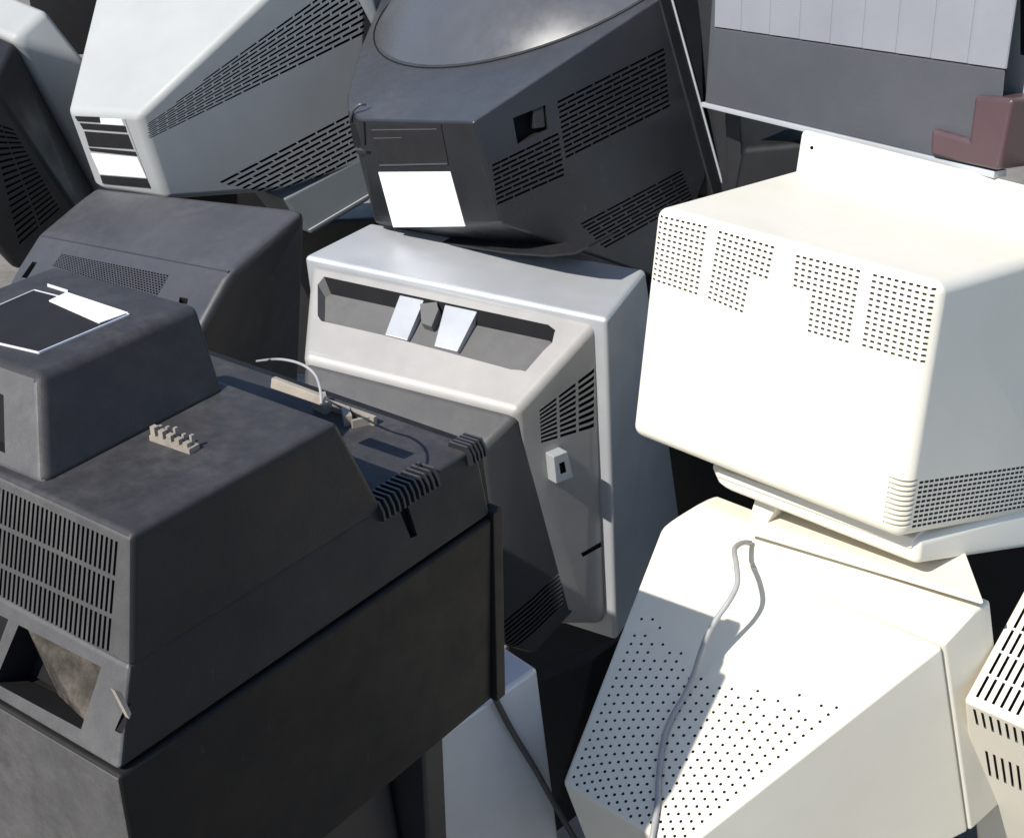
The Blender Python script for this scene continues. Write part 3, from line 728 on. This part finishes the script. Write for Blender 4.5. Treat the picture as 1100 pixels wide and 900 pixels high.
# neighbour at the far right edge
RN = Thing(H.R, H.T)
pa = [RN.P(1083, -40, 1, .05), RN.P(1200, -40, 1, .05), RN.P(1200, 190, 1, .05), RN.P(1060, 168, 1, .05)]
bb = hexa(pa, [p+Y*.2 for p in pa], .004)
cb = bmesh.new(); prism_into(cb, [RN.P(1096, 0-30, 1, .05), RN.P(1180, -20, 1, .05), RN.P(1180, 75, 1, .05), RN.P(1096, 59, 1, .05)], -Y, .02, 1)
RN.add('case', cut(bb, cb), ['midgrey', 'hole'])
st_ = [RN.P(1062, 168, 1, .046), RN.P(1200, 184, 1, .046), RN.P(1200, 190, 1, .046), RN.P(1060, 174, 1, .046)]
RN.add('edge_strip', hexa(st_, [p+Y*.03 for p in st_], .001), ['grey'])
RN.done('television', 'dull grey set with a dark window, half hidden behind the mauve guard', 'television')

# ================================================================== I : slotted monitor, bottom right
I = Thing([[.7816, .5559, -.2829], [-.3182, .7455, .5856], [.5365, -.3677, .7596]], (.4654, -.2964, -1.5481))
P = I.P
i0, i1, i2 = P(1035, 752, 2, 0), P(1104, 795, 2, 0), P(1100, 618, 2, 0)
i1 = V((i0.x+.42, i0.y, 0)); i2 = V((i0.x, i2.y, 0)); i3 = V((i1.x, i2.y, 0))  # case widened out of view so its lit top bounces light onto the white monitor
lo = P(1049, 905, 1, i0.y)
dd = V((lo.x-i0.x, .0, lo.z))*1.5
body = hull([i0, i1, i2, i3, i0+dd, i1+dd-V((dd.x*2, 0, 0)), i2+dd, i3+dd], .005, 3)
cb = bmesh.new()
q = [i2+V((.006, -.004, 0)), i3+V((-.006, -.004, 0)), i1+V((-.006, .008, 0)), i0+V((.006, .008, 0))]
slots(cb, q, Z, 5, 47, .9, .36, .008, 1)
q = [i0+V((.007, 0, -.010)), i1+V((-.007, 0, -.010)), i1+V((-.007, 0, -.046)), i0+V((.009, 0, -.046))]
slots(cb, q, -Y, 1, 47, 1, .36, .008, 1)
q = [i0+V((.016, 0, -.105)), i1+V((-.007, 0, -.105)), i1+V((-.007, 0, -.17)), i0+V((.018, 0, -.17))]
slots(cb, q, -Y, 1, 45, 1, .36, .008, 1)
body = cut(body, cb)
I.add('rear_case', body, ['beige', 'holew'])
I.done('computer_monitor', 'beige monitor with long rows of dark vent slots, at the lower right edge', 'monitor')

# ================================================================== J : silver set low in the middle
J = Thing([[.6643, .7391, -.1115], [-.3318, .4253, .8421], [.6698, -.5224, .5278]], (.0267, -.266, -1.6))
P = J.P
j0, j1 = P(578, 717, 0, 0), P(536, 687, 2, 0)
jd = P(602, 905, 0, .004); jn = P(455, 828, 0, .0); jm = P(593, 804, 0, .003)
y_n = jn.y
body = hull([V((0, j0.y, j0.z)), V((-.16, j0.y, j0.z)), V((0, y_n, .0)), V((-.16, y_n, .0)), V((.004, jd.y, jd.z)), V((.003, jm.y, jm.z)), V((.006, y_n, jd.z)), V((-.16, jd.y, jd.z)), V((-.16, y_n, jd.z))], .006, 4)
J.add('rear_case', body, ['silver'])
fr = hull([V((.004, y_n-.002, .004)), V((-.17, y_n-.002, .004)), V((.010, y_n-.002, jd.z-.05)), V((-.17, y_n-.002, jd.z-.05)), V((.003, y_n-.022, .002)), V((-.17, y_n-.022, .002)), V((.009, y_n-.022, jd.z-.05)), V((-.17, y_n-.022, jd.z-.05))], .003, 3)
J.add('front_frame', fr, ['band'])
J.done('television', 'silver grey set seen from the side, with a black cable hanging across it', 'television')
# dark cable hanging across it
JC = Thing(J.R, J.T)
pts = [JC.P(528, 742, 0, .012), JC.P(536, 758, 0, .008), JC.P(552, 788, 0, .008), JC.P(574, 824, 0, .010), JC.P(594, 860, 0, .014), JC.P(616, 898, 0, .02), JC.P(640, 940, 0, .03)]
JC.add('cable', tube(pts, .0034, 10), ['darkcable'])
JC.done('cable', 'black cable hanging down across the silver grey set', 'cable')

# ================================================================== K : set at the left edge
K = Thing([[.7395, .6344, -.2252], [-.3833, .6718, .6338], [.5534, -.3824, .74]], (-.7226*1.19, .5488*1.19, -2.1505*1.19))
P = K.P
k0 = P(14, 42, 2, 0); k1 = P(49, 10, 2, 0)
kd = P(101, 203, 1, k0.y); kr = K.P(93, 66, 1, k1.y)
px_ = k0.x
fr = hull([k0, k1, k0-X*.25, k1-X*.25, kd+(kd-k0)*.4, kr, kr+(kd-k0)*.9, kd-X*.25+(kd-k0)*.4, kr-X*.25+(kd-k0)*.9], .012, 4)
K.add('front_case', fr, ['grey'])
# dark rear shell towards the camera
sh0 = k0+V((-.006, .0, -.010)); sh1 = kd+(kd-k0)*.35+V((-.006, 0, 0))
yb = -.20
s_pts = [sh0, sh0-X*.24, sh1, sh1-X*.24]
a0 = K.P(15, 126, 1, k0.y-.10); a1_ = K.P(75, 215, 1, k0.y-.10)
dirk = (a1_-a0)
shl = hull(s_pts+[a0-dirk*.35, a0-dirk*.35-X*.18, a1_+dirk*.35, a1_+dirk*.35-X*.18, a0-dirk*.1+V((-.05, -.14, -.05)), a1_+dirk*.3+V((-.05, -.14, -.02)), a0-dirk*.1+V((-.2, -.14, -.05))], .008, 4)
cb = bmesh.new()
kp = plane3(a0, a1_, a0-dirk*.1+V((-.05, -.14, -.05)))
q = [K.Q(-12, 128, kp), K.Q(14, 138, kp), K.Q(66, 225, kp), K.Q(20, 265, kp)]
slots(cb, q, X, 20, 2, .45, .9, .006, 1, up=.01)
shl = cut(shl, cb)
K.add('rear_shell', shl, ['jet', 'hole'])
K.done('television', 'black backed set with a pale grey front case, at the upper left edge', 'television')

# ================================================================== dim sets behind, and added black fillers that darken the gaps
def filler(pose, px, ax, val, depth, mat, name, label, cat, r=.006, extra=None):
    t = Thing(pose.R, pose.T)
    q = [t.P(x, y, ax, val) for x, y in px]
    n_ = V((0, 0, 0)); n_[ax] = depth
    t.add('rear_case', hexa(q, [p+n_ for p in q], r, 3), [mat])
    if extra: extra(t, q, n_)
    return t.done(name, label, cat)
def lx(t, q, n_):
    t.add('front_frame', hexa([lerp(q[1], q[0], -.02)-Y*.01, lerp(q[1], q[0], .12)-Y*.01, lerp(q[2], q[3], .12)-Y*.01, lerp(q[2], q[3], -.02)-Y*.01], [lerp(q[1], q[0], -.02)+Y*.004, lerp(q[1], q[0], .12)+Y*.004, lerp(q[2], q[3], .12)+Y*.004, lerp(q[2], q[3], -.02)+Y*.004], .002), ['charcoal'])
filler(F, [(690, -60), (790, -60), (800, 230), (690, 260)], 1, .52, .2, 'charcoal', 'television', 'slate grey set standing behind the glossy black monitor', 'television', .006, lx)
filler(F, [(795, 158), (880, 150), (900, 240), (780, 240)], 1, .44, .12, 'jet', 'television', 'dark set deep in the gap behind the white monitor', 'television', .01, lx)
filler(C, [(20, -60), (170, -60), (170, 60), (40, 60)], 1, .34, .15, 'jet', 'television', 'dark set in the gap between the two pale grey sets', 'television', .006, lx)
filler(F, [(664, 278), (1130, 400), (1130, 900), (660, 900)], 1, .62, .1, 'jet', 'television', 'added black filler darkening the gap under the white monitor', 'television', .01, None)  # from here on: black boxes added as gap shade, hiding the lit ground
filler(E, [(300, 240), (430, 234), (430, 420), (300, 400)], 1, .6, .1, 'jet', 'television', 'added black filler darkening the gap to the left of the silver television', 'television', .01, None)
filler(E, [(545, 640), (735, 640), (735, 900), (545, 900)], 1, .17, .06, 'hole', 'television', 'added black filler darkening the gap below the silver television', 'television', .006, None)
filler(K, [(-40, 235), (50, 240), (60, 340), (-40, 340)], 1, .35, .1, 'jet', 'television', 'added black filler darkening the gap at the left edge, below the black backed set', 'television', .006, None)
filler(C, [(345, -60), (440, -60), (440, 70), (360, 70)], 1, .55, .1, 'jet', 'television', 'added black filler darkening the narrow gap between the pale grey and the glossy black monitor', 'television', .006, None)
filler(C, [(150, 204), (335, 200), (335, 330), (150, 330)], 1, .40, .05, 'hole', 'television', 'added black filler for the shade under the belly of the pale grey monitor', 'television', .004, None)
filler(J, [(560, 735), (640, 705), (628, 765), (590, 900)], 1, .12, .06, 'hole', 'television', 'added black filler darkening the gap between the silver grey set and the beige monitor', 'television', .006, None)
# set the big black one stands on
U = Thing(A.R, A.T)
U.add('rear_case', hull([(-.10, .02, -.25), (-.44, .02, -.25), (-.10, .36, -.23), (-.44, .36, -.23), (-.07, -.01, -.62), (-.46, -.01, -.62), (-.07, .38, -.62), (-.46, .38, -.62)], .012, 4), ['charcoal'])
U.add('front_frame', hull([(-.06, .37, -.22), (-.47, .37, -.22), (-.06, .40, -.22), (-.47, .40, -.22), (-.06, .37, -.62), (-.47, .37, -.62), (-.06, .4, -.62), (-.47, .4, -.62)], .004, 3), ['charcoal'])
U.done('television', 'dark set in shadow underneath the big black television', 'television')
for m in _dm: bpy.data.materials.remove(m)
